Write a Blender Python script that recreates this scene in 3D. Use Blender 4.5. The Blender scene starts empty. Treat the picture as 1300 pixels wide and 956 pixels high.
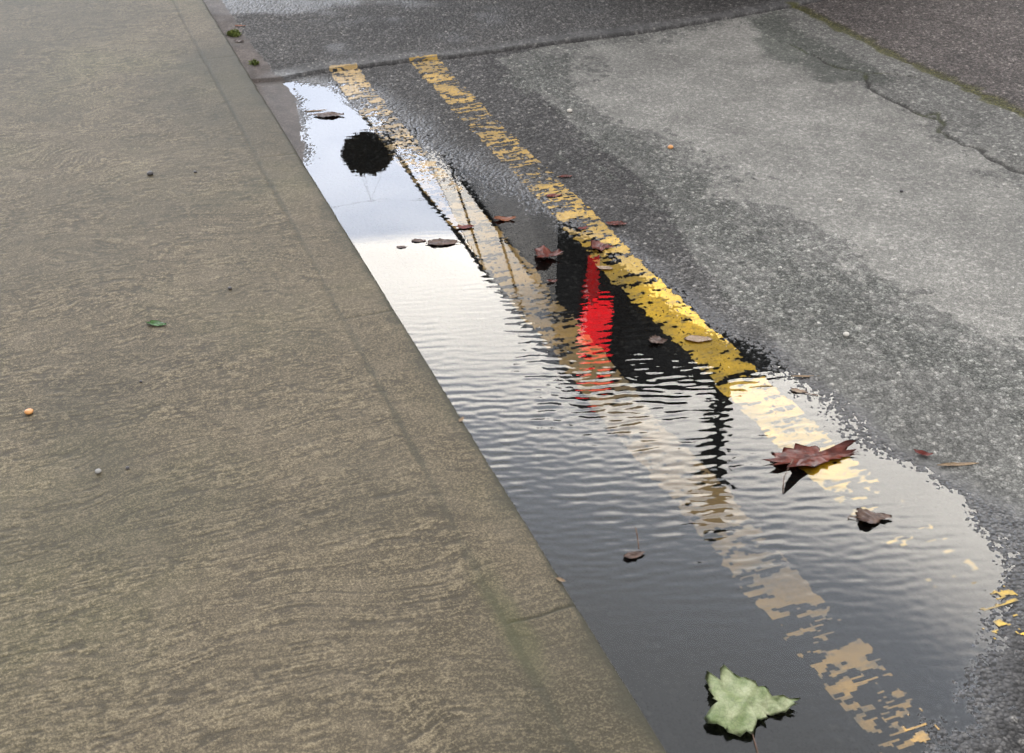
import bpy, bmesh, math, random
import numpy as np
from mathutils import Vector, Matrix

random.seed(7)
rs = np.random.RandomState(11)
scene = bpy.context.scene
COL = scene.collection
R = math.radians
H, KX, Y0 = 1.2, 0.529, 0.0          # eye height above the water, offset from the kerb edge
F_PX, CX, CY = 1600.0, 650.0, 478.0
PHI, YAW = R(30.381), R(20.026)
PAVE = 0.08

# ------------------------------------------------------------------ surveying helpers (picture point -> place on a level plane)
def ray(px, py):
    a, b, c = px - CX, -(py - CY), F_PX
    f = c * math.cos(PHI) + b * math.sin(PHI)
    u = -c * math.sin(PHI) + b * math.cos(PHI)
    return (a * math.cos(YAW) + f * math.sin(YAW), -a * math.sin(YAW) + f * math.cos(YAW), u)

def at(px, py, z=0.0):
    r = ray(px, py); t = (z - H) / r[2]
    return (-KX + t * r[0], t * r[1])

def poly(pts, z=0.0):
    return np.array([at(p[0], p[1], z) for p in pts])

# ------------------------------------------------------------------ numpy noise
def hsh(ix, iy, s):
    h = (ix.astype(np.int64) * 374761393 + iy.astype(np.int64) * 668265263 + s * 974634777) & 0xffffffff
    h = ((h ^ (h >> 13)) * 1274126177) & 0xffffffff
    h = h ^ (h >> 16)
    return (h & 0xffffff) / float(0xffffff)

def vnoise(x, y, s=0):
    ix, iy = np.floor(x), np.floor(y)
    fx, fy = x - ix, y - iy
    ix, iy = ix.astype(np.int64), iy.astype(np.int64)
    ux, uy = fx * fx * fx * (fx * (fx * 6 - 15) + 10), fy * fy * fy * (fy * (fy * 6 - 15) + 10)
    a, b = hsh(ix, iy, s), hsh(ix + 1, iy, s)
    c, d = hsh(ix, iy + 1, s), hsh(ix + 1, iy + 1, s)
    return (a + (b - a) * ux) * (1 - uy) + (c + (d - c) * ux) * uy - 0.5

def fbm(x, y, n=4, s=0):
    t, a = 0, 1.0
    for i in range(n):
        t = t + a * vnoise(x * 2 ** i + 17.3 * i, y * 2 ** i - 9.1 * i, s + i); a *= 0.5
    return t

def worley(x, y, s=0):
    ix, iy = np.floor(x).astype(np.int64), np.floor(y).astype(np.int64)
    best = np.full(x.shape, 9.0); second = np.full(x.shape, 9.0); cid = np.zeros(x.shape)
    for dx in (-1, 0, 1):
        for dy in (-1, 0, 1):
            cx, cy = ix + dx, iy + dy
            px, py = cx + hsh(cx, cy, s), cy + hsh(cx, cy, s + 5)
            d = (px - x) ** 2 + (py - y) ** 2
            m = d < best
            second = np.where(m, best, np.minimum(second, d))
            cid = np.where(m, hsh(cx, cy, s + 9), cid)
            best = np.where(m, d, best)
    return np.sqrt(best), np.sqrt(second), cid

def sstep(a, b, x):
    t = np.clip((x - a) / (b - a), 0, 1)
    return t * t * (3 - 2 * t)

def sdist(x, y, P, closed=True):
    """signed distance, positive inside; distance to an open polyline when closed=False"""
    d = np.full(x.shape, 1e9); ins = np.zeros(x.shape, bool)
    n = len(P)
    for i in range(n if closed else n - 1):
        ax, ay = P[i]; bx, by = P[(i + 1) % n]
        ex, ey = bx - ax, by - ay
        t = np.clip(((x - ax) * ex + (y - ay) * ey) / (ex * ex + ey * ey + 1e-12), 0, 1)
        d = np.minimum(d, (x - ax - t * ex) ** 2 + (y - ay - t * ey) ** 2)
        if closed:
            c = ((ay > y) != (by > y))
            xi = ex * (y - ay) / (ey if abs(ey) > 1e-9 else 1e-9) + ax
            ins ^= (c & (x < xi))
    d = np.sqrt(d)
    return np.where(ins, d, -d) if closed else d

def near(x, y, x0, x1, y0, y1):
    return (x > x0) & (x < x1) & (y > y0) & (y < y1)

# ------------------------------------------------------------------ plan of the road (traced places on the ground)
PUD = [(368, 106), (410, 110), (448, 118), (478, 136), (505, 162), (540, 190), (590, 200), (645, 226), (695, 262), (742, 292),
       (795, 318), (840, 345), (880, 375), (912, 402), (940, 424), (978, 440), (995, 465), (1022, 487), (1055, 507),
       (1090, 540), (1130, 578), (1180, 606), (1232, 640), (1275, 682), (1300, 722), (1290, 765), (1262, 810),
       (1240, 850), (1222, 900), (1205, 970), (1190, 1080)]
P_PUD = poly(PUD)
P_PUD = np.vstack([P_PUD, [[0.42, 0.45], [-0.06, 0.45], [-0.06, 3.0]], poly([(386, 205), (386, 180), (379, 140)])])
P_EDGE = poly(PUD)
P_GUT = np.vstack([poly([(372, 104), (379, 140), (387, 178), (387, 215)]), [[-0.1, 2.7], [-0.1, 5.5]], poly([(276, 0), (312, 55), (350, 100)])])
JOINT = poly([(330, 106), (355, 103), (420, 92), (500, 82), (580, 75), (625, 70), (700, 60), (800, 48), (900, 32), (1000, 14), (1100, -6), (1300, -50), (1700, -140)])
PATCH = poly([(630, 77), (654, 97), (702, 135), (729, 162), (778, 199), (812, 228), (850, 262), (880, 330), (950, 400), (1010, 460),
              (1060, 500), (1120, 560), (1200, 610), (1300, 660), (1500, 760), (1700, 400), (1500, 240), (1300, 155), (1160, 88), (1085, 50), (1010, 14), (900, 32), (800, 48), (700, 62)])
LIGHT = poly([(735, 68), (930, 32), (985, 60), (1060, 88), (1130, 130), (1180, 160), (1300, 235), (1500, 380), (1500, 520), (1300, 450), (1210, 400), (1150, 372),
              (1100, 368), (1040, 345), (1075, 310), (1000, 285), (950, 262), (935, 232), (872, 205), (852, 178), (792, 158), (748, 128), (752, 98)])
AGG = poly([(640, 84), (745, 66), (735, 120), (780, 160), (850, 190), (900, 225), (950, 275), (1010, 300), (1050, 340), (1120, 380), (1230, 430),
            (1330, 500), (1330, 560), (1200, 490), (1080, 430), (990, 390), (900, 310), (850, 260), (790, 205), (720, 150), (680, 115)])
DARKBAND = poly([(938, 27), (985, 22), (1040, 62), (1105, 96), (1110, 112), (1060, 108), (1010, 92), (975, 62)])
MOSS = poly([(1003, 11), (1030, 22), (1090, 52), (1150, 84), (1210, 108), (1300, 152), (1420, 212), (1700, 350)])
CRACK1 = poly([(1003, 62), (1060, 90), (1098, 98), (1130, 99), (1162, 104)])
CRACK2 = poly([(1098, 100), (1101, 116), (1128, 130), (1160, 146), (1172, 152), (1196, 158), (1192, 172), (1215, 188), (1240, 196), (1256, 210), (1292, 226), (1350, 240)])
CRACK3 = poly([(1172, 152), (1190, 148), (1196, 166)])
LINE1 = [(0.330, 0.45), (0.335, 1.1), (0.338, 1.3), (0.325, 1.7), (0.334, 2.5), (0.315, 3.3), (0.328, 3.95)]
LINE2 = [(0.612, 0.45), (0.603, 1.0), (0.590, 1.2), (0.574, 1.45), (0.572, 1.75), (0.572, 1.95), (0.565, 2.15), (0.575, 2.6), (0.580, 3.35), (0.600, 3.93)]

def road_fields(x, y):
    """height, paint-ground height, colour, wetness of the road at plan points"""
    nearf = sstep(-0.4, -0.1, x) * (1 - sstep(3.6, 4.2, x)) * (1 - sstep(6.5, 8.0, y)) * sstep(0.2, 0.5, y)
    sd = sdist(x, y, P_PUD) + 0.012 * fbm(x * 14, y * 14, 3, 3) * 1.2 + 0.02 * fbm(x * 4, y * 4, 2, 8)
    # how steeply the bed drops from the edge, place by place
    steep = 0.010 + 0.040 * np.exp(-((y - 2.0) / 0.62) ** 2) + 0.022 * np.exp(-((y - 1.25) / 0.35) ** 2)
    steep = np.where(x < 0.12, 0.06, steep)
    steep = np.where((y > 2.75), 0.014 + 0.05 * sstep(0.30, 0.18, x), steep)
    ins = 0.024 * (1 - np.exp(-np.maximum(sd, 0) * steep / 0.024))
    out = 0.020 * (1 - np.exp(-np.maximum(-sd, 0) * steep / 0.020))
    macro = out - ins
    macro = macro + (0.0016 * fbm(x * 5, y * 5, 3, 21) + 0.0009 * fbm(x * 22, y * 22, 2, 31)) * (0.4 + 0.6 * nearf)
    sj = (y - np.interp(x, JOINT[:, 0], JOINT[:, 1]))           # beyond the cross joint
    sj = sj + 0.006 * fbm(x * 20, y * 3, 3, 4)
    top = sstep(-0.004, 0.004, sj)
    macro = macro + top * 0.009
    crackj = np.exp(-((sj + 0.004) / 0.0042) ** 2) * sstep(0.25, 0.32, x)
    macro = macro - 0.008 * crackj
    sp = sdist(x, y, PATCH) + 0.012 * fbm(x * 25, y * 25, 3, 41)
    pat = sstep(-0.006, 0.006, sp) * (1 - top)
    sl = sdist(x, y, LIGHT) + 0.16 * fbm(x * 7, y * 5, 4, 51) + 0.10 * 1.3 * fbm(x * 45, y * 30, 3, 57)
    li = sstep(-0.015, 0.02, sl) * (1 - top)
    sa = sdist(x, y, AGG) + 0.14 * fbm(x * 7, y * 5, 4, 61) + 0.14 * fbm(x * 45, y * 30, 3, 67)
    ag = sstep(-0.02, 0.02, sa) * (1 - top) * (1 - li * 0.6)
    sdk = sdist(x, y, DARKBAND) + 0.10 * fbm(x * 9, y * 7, 4, 71)
    dk = sstep(-0.03, 0.03, sdk) * (1 - top)
    xm = np.interp(y, MOSS[::-1, 1], MOSS[::-1, 0])
    beyond = sstep(-0.01, 0.01, x - xm + 0.01 * fbm(x * 20, y * 20, 2, 77)) * (1 - top)
    g = sdist(x, y, P_GUT) + 0.010 * fbm(x * 30, y * 30, 3, 81)
    gut = sstep(-0.004, 0.006, g)
    # stones
    w1, w2, cid = worley(x / 0.0095, y / 0.0125, 3)
    v1, v2, cid2 = worley(x / 0.0042 + 3.3, y / 0.0055, 8)
    dome = np.clip(1 - (w1 / 0.62) ** 2, -0.6, 1)
    edge = sstep(0.02, 0.22, w2 - w1)
    amp = 0.0013 * (1 - 0.5 * sstep(1.6, 1.3, y)) * (1 - 0.55 * li) * (1 - gut * 0.97) * nearf
    amp = amp * (1 + 0.6 * ag + 0.55 * (1 - pat) * (1 - top) + 0.3 * top)
    st = amp * (dome * (0.45 + 0.9 * cid) * 0.8 + 0.35 * (1 - (v1 / 0.5)) * (0.4 + cid2) + 0.25 * edge)
    z = macro + st
    # cracks
    ck = np.zeros_like(x); mossm = np.zeros_like(x)
    m = near(x, y, 0.9, 3.6, 1.4, 5.5)
    if m.any():
        xx, yy = x[m], y[m]
        wob = 0.012 * fbm(xx * 25, yy * 25, 3, 91)
        c = np.minimum(sdist(xx + wob, yy + wob, CRACK1, False) * 1.4, sdist(xx + wob, yy - wob, CRACK2, False))
        c = np.minimum(c, sdist(xx + wob, yy, CRACK3, False) * 1.3)
        ck[m] = 1 - sstep(0.002, 0.011, c + 0.006 * fbm(xx * 30, yy * 30, 2, 95))
        mo = sdist(xx + wob * 1.2, yy, MOSS, False)
        mossm[m] = 1 - sstep(0.010, 0.034, mo + 0.022 * fbm(xx * 18, yy * 18, 3, 99))
    z = z - 0.006 * ck * nearf - 0.004 * mossm * nearf
    # colour (real albedo)
    def c3(r, g_, b): return np.array([r, g_, b])[None, :]
    def mixc(a, b, t): return a + (b - a) * t[:, None]
    xs = x.shape[0]
    tone = np.repeat(c3(0.068, 0.066, 0.066), xs, 0)                  # old dark macadam by the lines
    mid = sstep(1.5, 2.4, 4.0 - y) * sstep(0.55, 0.75, x)
    tone = mixc(tone, c3(0.126, 0.125, 0.122), mid)
    tone = mixc(tone, c3(0.130, 0.130, 0.124), pat)
    tone = mixc(tone, c3(0.108, 0.111, 0.104), ag * 0.8)
    tone = mixc(tone, c3(0.168, 0.166, 0.157), li)
    tone = mixc(tone, c3(0.075, 0.080, 0.072), dk * 0.9)
    tone = mixc(tone, c3(0.105, 0.093, 0.089), beyond)
    tone = mixc(tone, c3(0.072, 0.069, 0.068), top)
    lip = top * (1 - sstep(0.03, 0.085, sj + 0.04 * fbm(x * 5, y * 5, 2, 14))) * sstep(0.0, 0.15, x)
    tone = mixc(tone, c3(0.085, 0.084, 0.085), lip)
    big = 1 + 0.35 * fbm(x * 1.6, y * 1.6, 4, 111) + 0.25 * fbm(x * 9, y * 9, 3, 117)
    stone = (0.72 + 0.56 * cid ** 1.5) * (0.80 + 0.40 * cid2)
    joint = 0.65 + 0.35 * edge
    k = np.clip(big, 0.5, 1.6) * (1 + (stone * joint - 1) * (1 - 0.50 * li) * (1 - gut) * nearf)
    tone = tone * k[:, None] * np.array([[1.03, 1.0, 0.95]])
    pale = ((cid > 0.93) & (w1 < 0.42) & (nearf > 0.5)) * (1 - gut) * (0.5 + 0.5 * hsh((x * 97).astype(np.int64), (y * 97).astype(np.int64), 2))
    tone = mixc(tone, c3(0.30, 0.28, 0.25), pale * 0.5)
    tone = mixc(tone, c3(0.088, 0.070, 0.060), gut * (0.9 + 0.0 * x))
    tone = tone * (1 + gut * 0.5 * fbm(x * 30, y * 16, 3, 121))[:, None]
    tone = mixc(tone, c3(0.022, 0.020, 0.018), ck * 0.85)
    tone = mixc(tone, c3(0.022, 0.020, 0.020), crackj * 0.8)
    grn = ck * sstep(-0.1, 0.25, fbm(x * 6, y * 6, 2, 131)) * 0.5
    tone = mixc(tone, c3(0.065, 0.075, 0.025), grn)
    tone = mixc(tone, c3(0.062, 0.060, 0.016), mossm * (0.65 + 0.35 * cid2))
    # silt on the pond floor
    silt = sstep(0.02, 0.25, sd) * (1 + 0.9 * sstep(1.9, 1.3, y))
    tone = mixc(tone, c3(0.055, 0.054, 0.050), silt * 0.35)
    # wetness
    edge_d = sd + 0.05 * fbm(x * 6, y * 6, 3, 141)
    wr = 0.05 + 0.10 * sstep(2.6, 3.2, y) + 0.05 * sstep(1.5, 1.2, y)
    wet = sstep(0, 1, 1 + edge_d / wr)
    low = sstep(0.4, -0.6, dome) * 0.45
    wet = np.clip(wet * (0.75 + low) + 0.0, 0, 1)
    wet = np.where(z < 0.0004, 1.0, wet)
    damp = top * (0.10 + 0.90 * sstep(0.0, 0.35, 0.5 * fbm(x * 5 + 3.1, y * 7, 4, 151) - 0.12 + 0.62 * np.exp(-((x - 0.35) / 0.55) ** 2 - ((y - 4.85) / 0.28) ** 2)))
    wet = np.maximum(wet, damp * 0.62 * (1 - gut * 0.3))
    wet = np.maximum(wet, 0.35 * ag * low * 2)
    wet = np.where(gut > 0.5, np.minimum(wet, 0.25), wet)
    road_fields.chip = np.clip((0.35 + 0.5 * top + 0.45 * (1 - pat) * (1 - top)) * (1 - 0.9 * gut) * (1 - lip) + 0.3 * ag, 0, 1) * (1 - 0.5 * li)
    return z, macro, tone, wet, cid

# ------------------------------------------------------------------ mesh helpers
def link(name, me, mat=None, parent=None):
    o = bpy.data.objects.new(name, me); COL.objects.link(o)
    if mat: me.materials.append(mat)
    if parent: o.parent = parent
    return o

def tag(o, label=None, cat=None, group=None, kind=None):
    if label: o['label'] = label
    if cat: o['category'] = cat
    if group: o['group'] = group
    if kind: o['kind'] = kind
    return o

def grid_mesh(name, xs, ys, zfun, keep=None):
    """tensor grid mesh from numpy; zfun(x,y)->(z, attrs dict)"""
    X, Y = np.meshgrid(xs, ys)
    x, y = X.ravel(), Y.ravel()
    z, attrs = zfun(x, y)
    nx, ny = len(xs), len(ys)
    i = np.arange(nx * ny).reshape(ny, nx)
    q = np.stack([i[:-1, :-1], i[:-1, 1:], i[1:, 1:], i[1:, :-1]], -1).reshape(-1, 4)
    if keep is not None:
        kv = keep(x, y, z)
        q = q[kv[q].all(1)]
        used = np.zeros(nx * ny, bool); used[q.ravel()] = True
        remap = np.cumsum(used) - 1
        q = remap[q]; x, y, z = x[used], y[used], z[used]
        attrs = {k: v[used] for k, v in attrs.items()}
    me = bpy.data.meshes.new(name)
    me.vertices.add(len(x)); me.loops.add(q.size); me.polygons.add(len(q))
    me.vertices.foreach_set('co', np.stack([x, y, z], 1).astype(np.float32).ravel())
    me.loops.foreach_set('vertex_index', q.astype(np.int32).ravel())
    me.polygons.foreach_set('loop_start', (np.arange(len(q)) * 4).astype(np.int32))
    me.polygons.foreach_set('loop_total', np.full(len(q), 4, np.int32))
    me.polygons.foreach_set('use_smooth', np.ones(len(q), bool))
    for k, v in attrs.items():
        if v.ndim == 2:
            a = me.attributes.new(k, 'FLOAT_COLOR', 'POINT')
            a.data.foreach_set('color', np.hstack([v, np.ones((len(v), 1))]).astype(np.float32).ravel())
        else:
            a = me.attributes.new(k, 'FLOAT', 'POINT'); a.data.foreach_set('value', v.astype(np.float32))
    me.update(); me.validate()
    return me

def graded(pairs):
    """pairs (stop, step): build an increasing coordinate list"""
    out = [pairs[0][0]]
    for (stop, s0, s1) in pairs[1:]:
        a = out[-1]; x = a
        while x < stop - 1e-9:
            t = (x - a) / max(stop - a, 1e-9)
            x += s0 + (s1 - s0) * t
            out.append(min(x, stop))
    return np.array(out)

# ------------------------------------------------------------------ material helpers
def newmat(name):
    m = bpy.data.materials.new(name); m.use_nodes = True
    nt = m.node_tree
    for n in list(nt.nodes):
        if n.type != 'OUTPUT_MATERIAL': nt.nodes.remove(n)
    return m, nt, nt.nodes, nt.links, [n for n in nt.nodes if n.type == 'OUTPUT_MATERIAL'][0]

def simple(name, c1, c2=None, scale=20, rough=0.6, bump=0.0, detail=4, spec=0.5, coat=0.0, metal=0.0, trans=0.0):
    m, nt, N, L, out = newmat(name)
    p = N.new('ShaderNodeBsdfPrincipled'); L.new(p.outputs[0], out.inputs[0])
    p.inputs['Roughness'].default_value = rough
    p.inputs['Specular IOR Level'].default_value = spec
    p.inputs['Metallic'].default_value = metal
    p.inputs['Coat Weight'].default_value = coat
    tc = N.new('ShaderNodeTexCoord')
    no = N.new('ShaderNodeTexNoise'); no.inputs['Scale'].default_value = scale; no.inputs['Detail'].default_value = detail
    L.new(tc.outputs['Object'], no.inputs['Vector'])
    cr = N.new('ShaderNodeValToRGB')
    cr.color_ramp.elements[0].position = 0.35; cr.color_ramp.elements[1].position = 0.65
    cr.color_ramp.elements[0].color = (*c1, 1); cr.color_ramp.elements[1].color = (*(c2 or [v * 1.25 for v in c1]), 1)
    L.new(no.outputs['Fac'], cr.inputs[0]); L.new(cr.outputs[0], p.inputs['Base Color'])
    if bump:
        b = N.new('ShaderNodeBump'); b.inputs['Strength'].default_value = 1; b.inputs['Distance'].default_value = bump
        L.new(no.outputs['Fac'], b.inputs['Height']); L.new(b.outputs[0], p.inputs['Normal'])
    return m

# road: albedo and wetness are carried by the mesh, fine grain by the shader
def mat_road():
    m, nt, N, L, out = newmat('asphalt')
    p = N.new('ShaderNodeBsdfPrincipled'); L.new(p.outputs[0], out.inputs[0])
    a = N.new('ShaderNodeAttribute'); a.attribute_name = 'tone'
    w = N.new('ShaderNodeAttribute'); w.attribute_name = 'wet'
    g = N.new('ShaderNodeNewGeometry')
    n1 = N.new('ShaderNodeTexNoise'); n1.inputs['Scale'].default_value = 420; n1.inputs['Detail'].default_value = 3
    n2 = N.new('ShaderNodeTexNoise'); n2.inputs['Scale'].default_value = 120; n2.inputs['Detail'].default_value = 5
    L.new(g.outputs['Position'], n1.inputs['Vector']); L.new(g.outputs['Position'], n2.inputs['Vector'])
    mr = N.new('ShaderNodeMapRange'); mr.inputs['From Min'].default_value = 0.3; mr.inputs['From Max'].default_value = 0.7
    mr.inputs['To Min'].default_value = 0.55; mr.inputs['To Max'].default_value = 1.5
    L.new(n1.outputs['Fac'], mr.inputs['Value'])
    # individual chippings: each its own tone, dark binder between them
    ch = N.new('ShaderNodeAttribute'); ch.attribute_name = 'chip'
    vc = N.new('ShaderNodeTexVoronoi'); vc.inputs['Scale'].default_value = 125; L.new(g.outputs['Position'], vc.inputs['Vector'])
    ve = N.new('ShaderNodeTexVoronoi'); ve.feature = 'DISTANCE_TO_EDGE'; ve.inputs['Scale'].default_value = 125; L.new(g.outputs['Position'], ve.inputs['Vector'])
    sx = N.new('ShaderNodeSeparateXYZ'); L.new(vc.outputs['Color'], sx.inputs[0])
    def rg(v, a_, b_, c_, d_):
        r = N.new('ShaderNodeMapRange'); r.inputs['From Min'].default_value = a_; r.inputs['From Max'].default_value = b_
        r.inputs['To Min'].default_value = c_; r.inputs['To Max'].default_value = d_; L.new(v, r.inputs['Value']); return r.outputs[0]
    def mt(op, a_, b_):
        m_ = N.new('ShaderNodeMath'); m_.operation = op
        for i_, v_ in enumerate((a_, b_)):
            if isinstance(v_, (int, float)): m_.inputs[i_].default_value = v_
            else: L.new(v_, m_.inputs[i_])
        return m_.outputs[0]
    pw = mt('POWER', sx.outputs[0], 2.6)
    stn = mt('MULTIPLY', rg(pw, 0, 1, 0.68, 1.85), rg(ve.outputs['Distance'], 0.0, 0.16, 0.30, 1.1))
    dev = mt('ADD', mt('MULTIPLY', mt('SUBTRACT', stn, 1.0), rg(ch.outputs['Fac'], 0, 0.9, 0.25, 1.0)), 1.0)
    tot = mt('MULTIPLY', dev, mr.outputs[0])
    un0 = N.new('ShaderNodeAttribute'); un0.attribute_name = 'under'       # silt evens out the drowned stones
    tot = mt('ADD', mt('MULTIPLY', mt('SUBTRACT', tot, 1.0), rg(un0.outputs['Fac'], 0, 1, 1.0, 0.30)), 0.96)
    mu = N.new('ShaderNodeVectorMath'); mu.operation = 'SCALE'
    L.new(a.outputs['Color'], mu.inputs[0]); L.new(tot, mu.inputs['Scale'])
    dark = N.new('ShaderNodeVectorMath'); dark.operation = 'MULTIPLY'; dark.inputs[1].default_value = (0.20, 0.20, 0.205)
    L.new(mu.outputs[0], dark.inputs[0])
    mix = N.new('ShaderNodeMix'); mix.data_type = 'RGBA'
    L.new(w.outputs['Fac'], mix.inputs[0]); L.new(mu.outputs[0], mix.inputs[6]); L.new(dark.outputs[0], mix.inputs[7])
    L.new(mix.outputs[2], p.inputs['Base Color'])
    ro = N.new('ShaderNodeMapRange'); ro.inputs['To Min'].default_value = 0.85; ro.inputs['To Max'].default_value = 0.22
    L.new(w.outputs['Fac'], ro.inputs['Value']); L.new(ro.outputs[0], p.inputs['Roughness'])
    sp = N.new('ShaderNodeMapRange'); sp.inputs['To Min'].default_value = 0.25; sp.inputs['To Max'].default_value = 0.5
    L.new(w.outputs['Fac'], sp.inputs['Value'])
    # stone seen through water has hardly any gloss of its own
    un = N.new('ShaderNodeAttribute'); un.attribute_name = 'under'
    L.new(mt('MULTIPLY', sp.outputs[0], rg(un.outputs['Fac'], 0, 1, 1.0, 0.04)), p.inputs['Specular IOR Level'])
    b = N.new('ShaderNodeBump'); b.inputs['Strength'].default_value = 1.0; b.inputs['Distance'].default_value = 0.0011
    ad = N.new('ShaderNodeMath'); ad.operation = 'ADD'
    L.new(n1.outputs['Fac'], ad.inputs[0]); L.new(n2.outputs['Fac'], ad.inputs[1])
    L.new(ad.outputs[0], b.inputs['Height'])
    vo = N.new('ShaderNodeTexVoronoi'); vo.inputs['Scale'].default_value = 125; L.new(g.outputs['Position'], vo.inputs['Vector'])
    b2 = N.new('ShaderNodeBump'); b2.invert = True; b2.inputs['Distance'].default_value = 0.006
    L.new(ch.outputs['Fac'], b2.inputs['Strength'])
    L.new(vo.outputs['Distance'], b2.inputs['Height']); L.new(b.outputs[0], b2.inputs['Normal']); L.new(b2.outputs[0], p.inputs['Normal'])
    return m

def mat_paint():
    m, nt, N, L, out = newmat('yellow_paint')
    p = N.new('ShaderNodeBsdfPrincipled'); L.new(p.outputs[0], out.inputs[0])
    a = N.new('ShaderNodeAttribute'); a.attribute_name = 'tone'
    w = N.new('ShaderNodeAttribute'); w.attribute_name = 'wet'
    g = N.new('ShaderNodeNewGeometry')
    n1 = N.new('ShaderNodeTexNoise'); n1.inputs['Scale'].default_value = 300; n1.inputs['Detail'].default_value = 4
    L.new(g.outputs['Position'], n1.inputs['Vector'])
    mr = N.new('ShaderNodeMapRange'); mr.inputs['From Min'].default_value = 0.3; mr.inputs['From Max'].default_value = 0.7
    mr.inputs['To Min'].default_value = 0.7; mr.inputs['To Max'].default_value = 1.15
    L.new(n1.outputs['Fac'], mr.inputs['Value'])
    mu = N.new('ShaderNodeVectorMath'); mu.operation = 'SCALE'
    L.new(a.outputs['Color'], mu.inputs[0]); L.new(mr.outputs[0], mu.inputs['Scale'])
    L.new(mu.outputs[0], p.inputs['Base Color'])
    ro = N.new('ShaderNodeMapRange'); ro.inputs['To Min'].default_value = 0.75; ro.inputs['To Max'].default_value = 0.5
    L.new(w.outputs['Fac'], ro.inputs['Value']); L.new(ro.outputs[0], p.inputs['Roughness'])
    b = N.new('ShaderNodeBump'); b.inputs['Distance'].default_value = 0.0006
    L.new(n1.outputs['Fac'], b.inputs['Height']); L.new(b.outputs[0], p.inputs['Normal'])
    return m

def mat_water():
    m, nt, N, L, out = newmat('puddle_water')
    t = N.new('ShaderNodeBsdfTransparent'); t.inputs[0].default_value = (0.94, 0.95, 0.93, 1)
    g = N.new('ShaderNodeBsdfGlossy'); g.inputs['Roughness'].default_value = 0.004; g.inputs[0].default_value = (1, 1, 1, 1)
    f = N.new('ShaderNodeFresnel'); f.inputs['IOR'].default_value = 1.34
    mx = N.new('ShaderNodeMixShader')
    L.new(f.outputs[0], mx.inputs[0]); L.new(t.outputs[0], mx.inputs[1]); L.new(g.outputs[0], mx.inputs[2])
    L.new(mx.outputs[0], out.inputs[0])
    return m

def mat_pavement():
    """swirled broom finish: fine ridges along strokes that bend, paler on the crests and darker between, green-brown where damp"""
    m, nt, N, L, out = newmat('brushed_concrete')
    p = N.new('ShaderNodeBsdfPrincipled'); L.new(p.outputs[0], out.inputs[0])
    g = N.new('ShaderNodeNewGeometry')
    ang = N.new('ShaderNodeAttribute'); ang.attribute_name = 'stroke'
    def noise(scale, detail, src, rough=0.5, dist=0.0):
        n = N.new('ShaderNodeTexNoise'); n.inputs['Scale'].default_value = scale; n.inputs['Detail'].default_value = detail
        n.inputs['Roughness'].default_value = rough; n.inputs['Distortion'].default_value = dist
        L.new(src, n.inputs['Vector']); return n.outputs['Fac']
    def rng(v, a, b, c, d):
        r = N.new('ShaderNodeMapRange'); r.inputs['From Min'].default_value = a; r.inputs['From Max'].default_value = b
        r.inputs['To Min'].default_value = c; r.inputs['To Max'].default_value = d; L.new(v, r.inputs['Value']); return r.outputs[0]
    pos = g.outputs['Position']
    fine = noise(330, 3, pos); grain = noise(900, 2, pos); med = noise(14, 5, pos, 0.6); big = noise(2.2, 4, pos, 0.55); grn = noise(1.7, 3, pos)
    ridge = N.new('ShaderNodeAttribute'); ridge.attribute_name = 'ridge'
    st = N.new('ShaderNodeAttribute'); st.attribute_name = 'stain_and_edge'
    def mixc(f, a, b):
        x = N.new('ShaderNodeMix'); x.data_type = 'RGBA'; L.new(f, x.inputs[0])
        for k, v in ((6, a), (7, b)):
            if isinstance(v, tuple): x.inputs[k].default_value = (*v, 1)
            else: L.new(v, x.inputs[k])
        return x.outputs[2]
    c = mixc(rng(big, 0.35, 0.65, 0, 1), (0.042, 0.0325, 0.018), (0.065, 0.051, 0.031))
    c = mixc(rng(grn, 0.52, 0.68, 0, 0.55), c, (0.062, 0.058, 0.026))
    c = mixc(rng(med, 0.45, 0.72, 0, 0.6), c, (0.090, 0.072, 0.048))
    hi = N.new('ShaderNodeMath'); hi.operation = 'MULTIPLY_ADD'
    L.new(ridge.outputs['Fac'], hi.inputs[0]); hi.inputs[1].default_value = 0.9; L.new(rng(fine, 0.35, 0.65, -0.5, 0.35), hi.inputs[2])
    hi.use_clamp = True
    c = mixc(rng(hi.outputs[0], 0.25, 1.0, 0, 0.62), c, (0.212, 0.171, 0.106))
    lo = rng(ridge.outputs['Fac'], 0.0, 0.45, 0.6, 0.0)
    c = mixc(lo, c, (0.034, 0.029, 0.019))
    sc = N.new('ShaderNodeVectorMath'); sc.operation = 'SCALE'; L.new(c, sc.inputs[0]); L.new(rng(grain, 0.32, 0.68, 0.45, 1.55), sc.inputs['Scale'])
    c = mixc(st.outputs['Fac'], sc.outputs[0], (0.030, 0.028, 0.017))
    mo = N.new('ShaderNodeAttribute'); mo.attribute_name = 'moss'
    c = mixc(mo.outputs['Fac'], c, (0.058, 0.060, 0.020))
    L.new(c, p.inputs['Base Color'])
    p.inputs['Roughness'].default_value = 0.7; p.inputs['Specular IOR Level'].default_value = 0.2
    b = N.new('ShaderNodeBump'); b.inputs['Distance'].default_value = 0.0007
    L.new(fine, b.inputs['Height']); L.new(b.outputs[0], p.inputs['Normal'])
    return m

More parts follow.
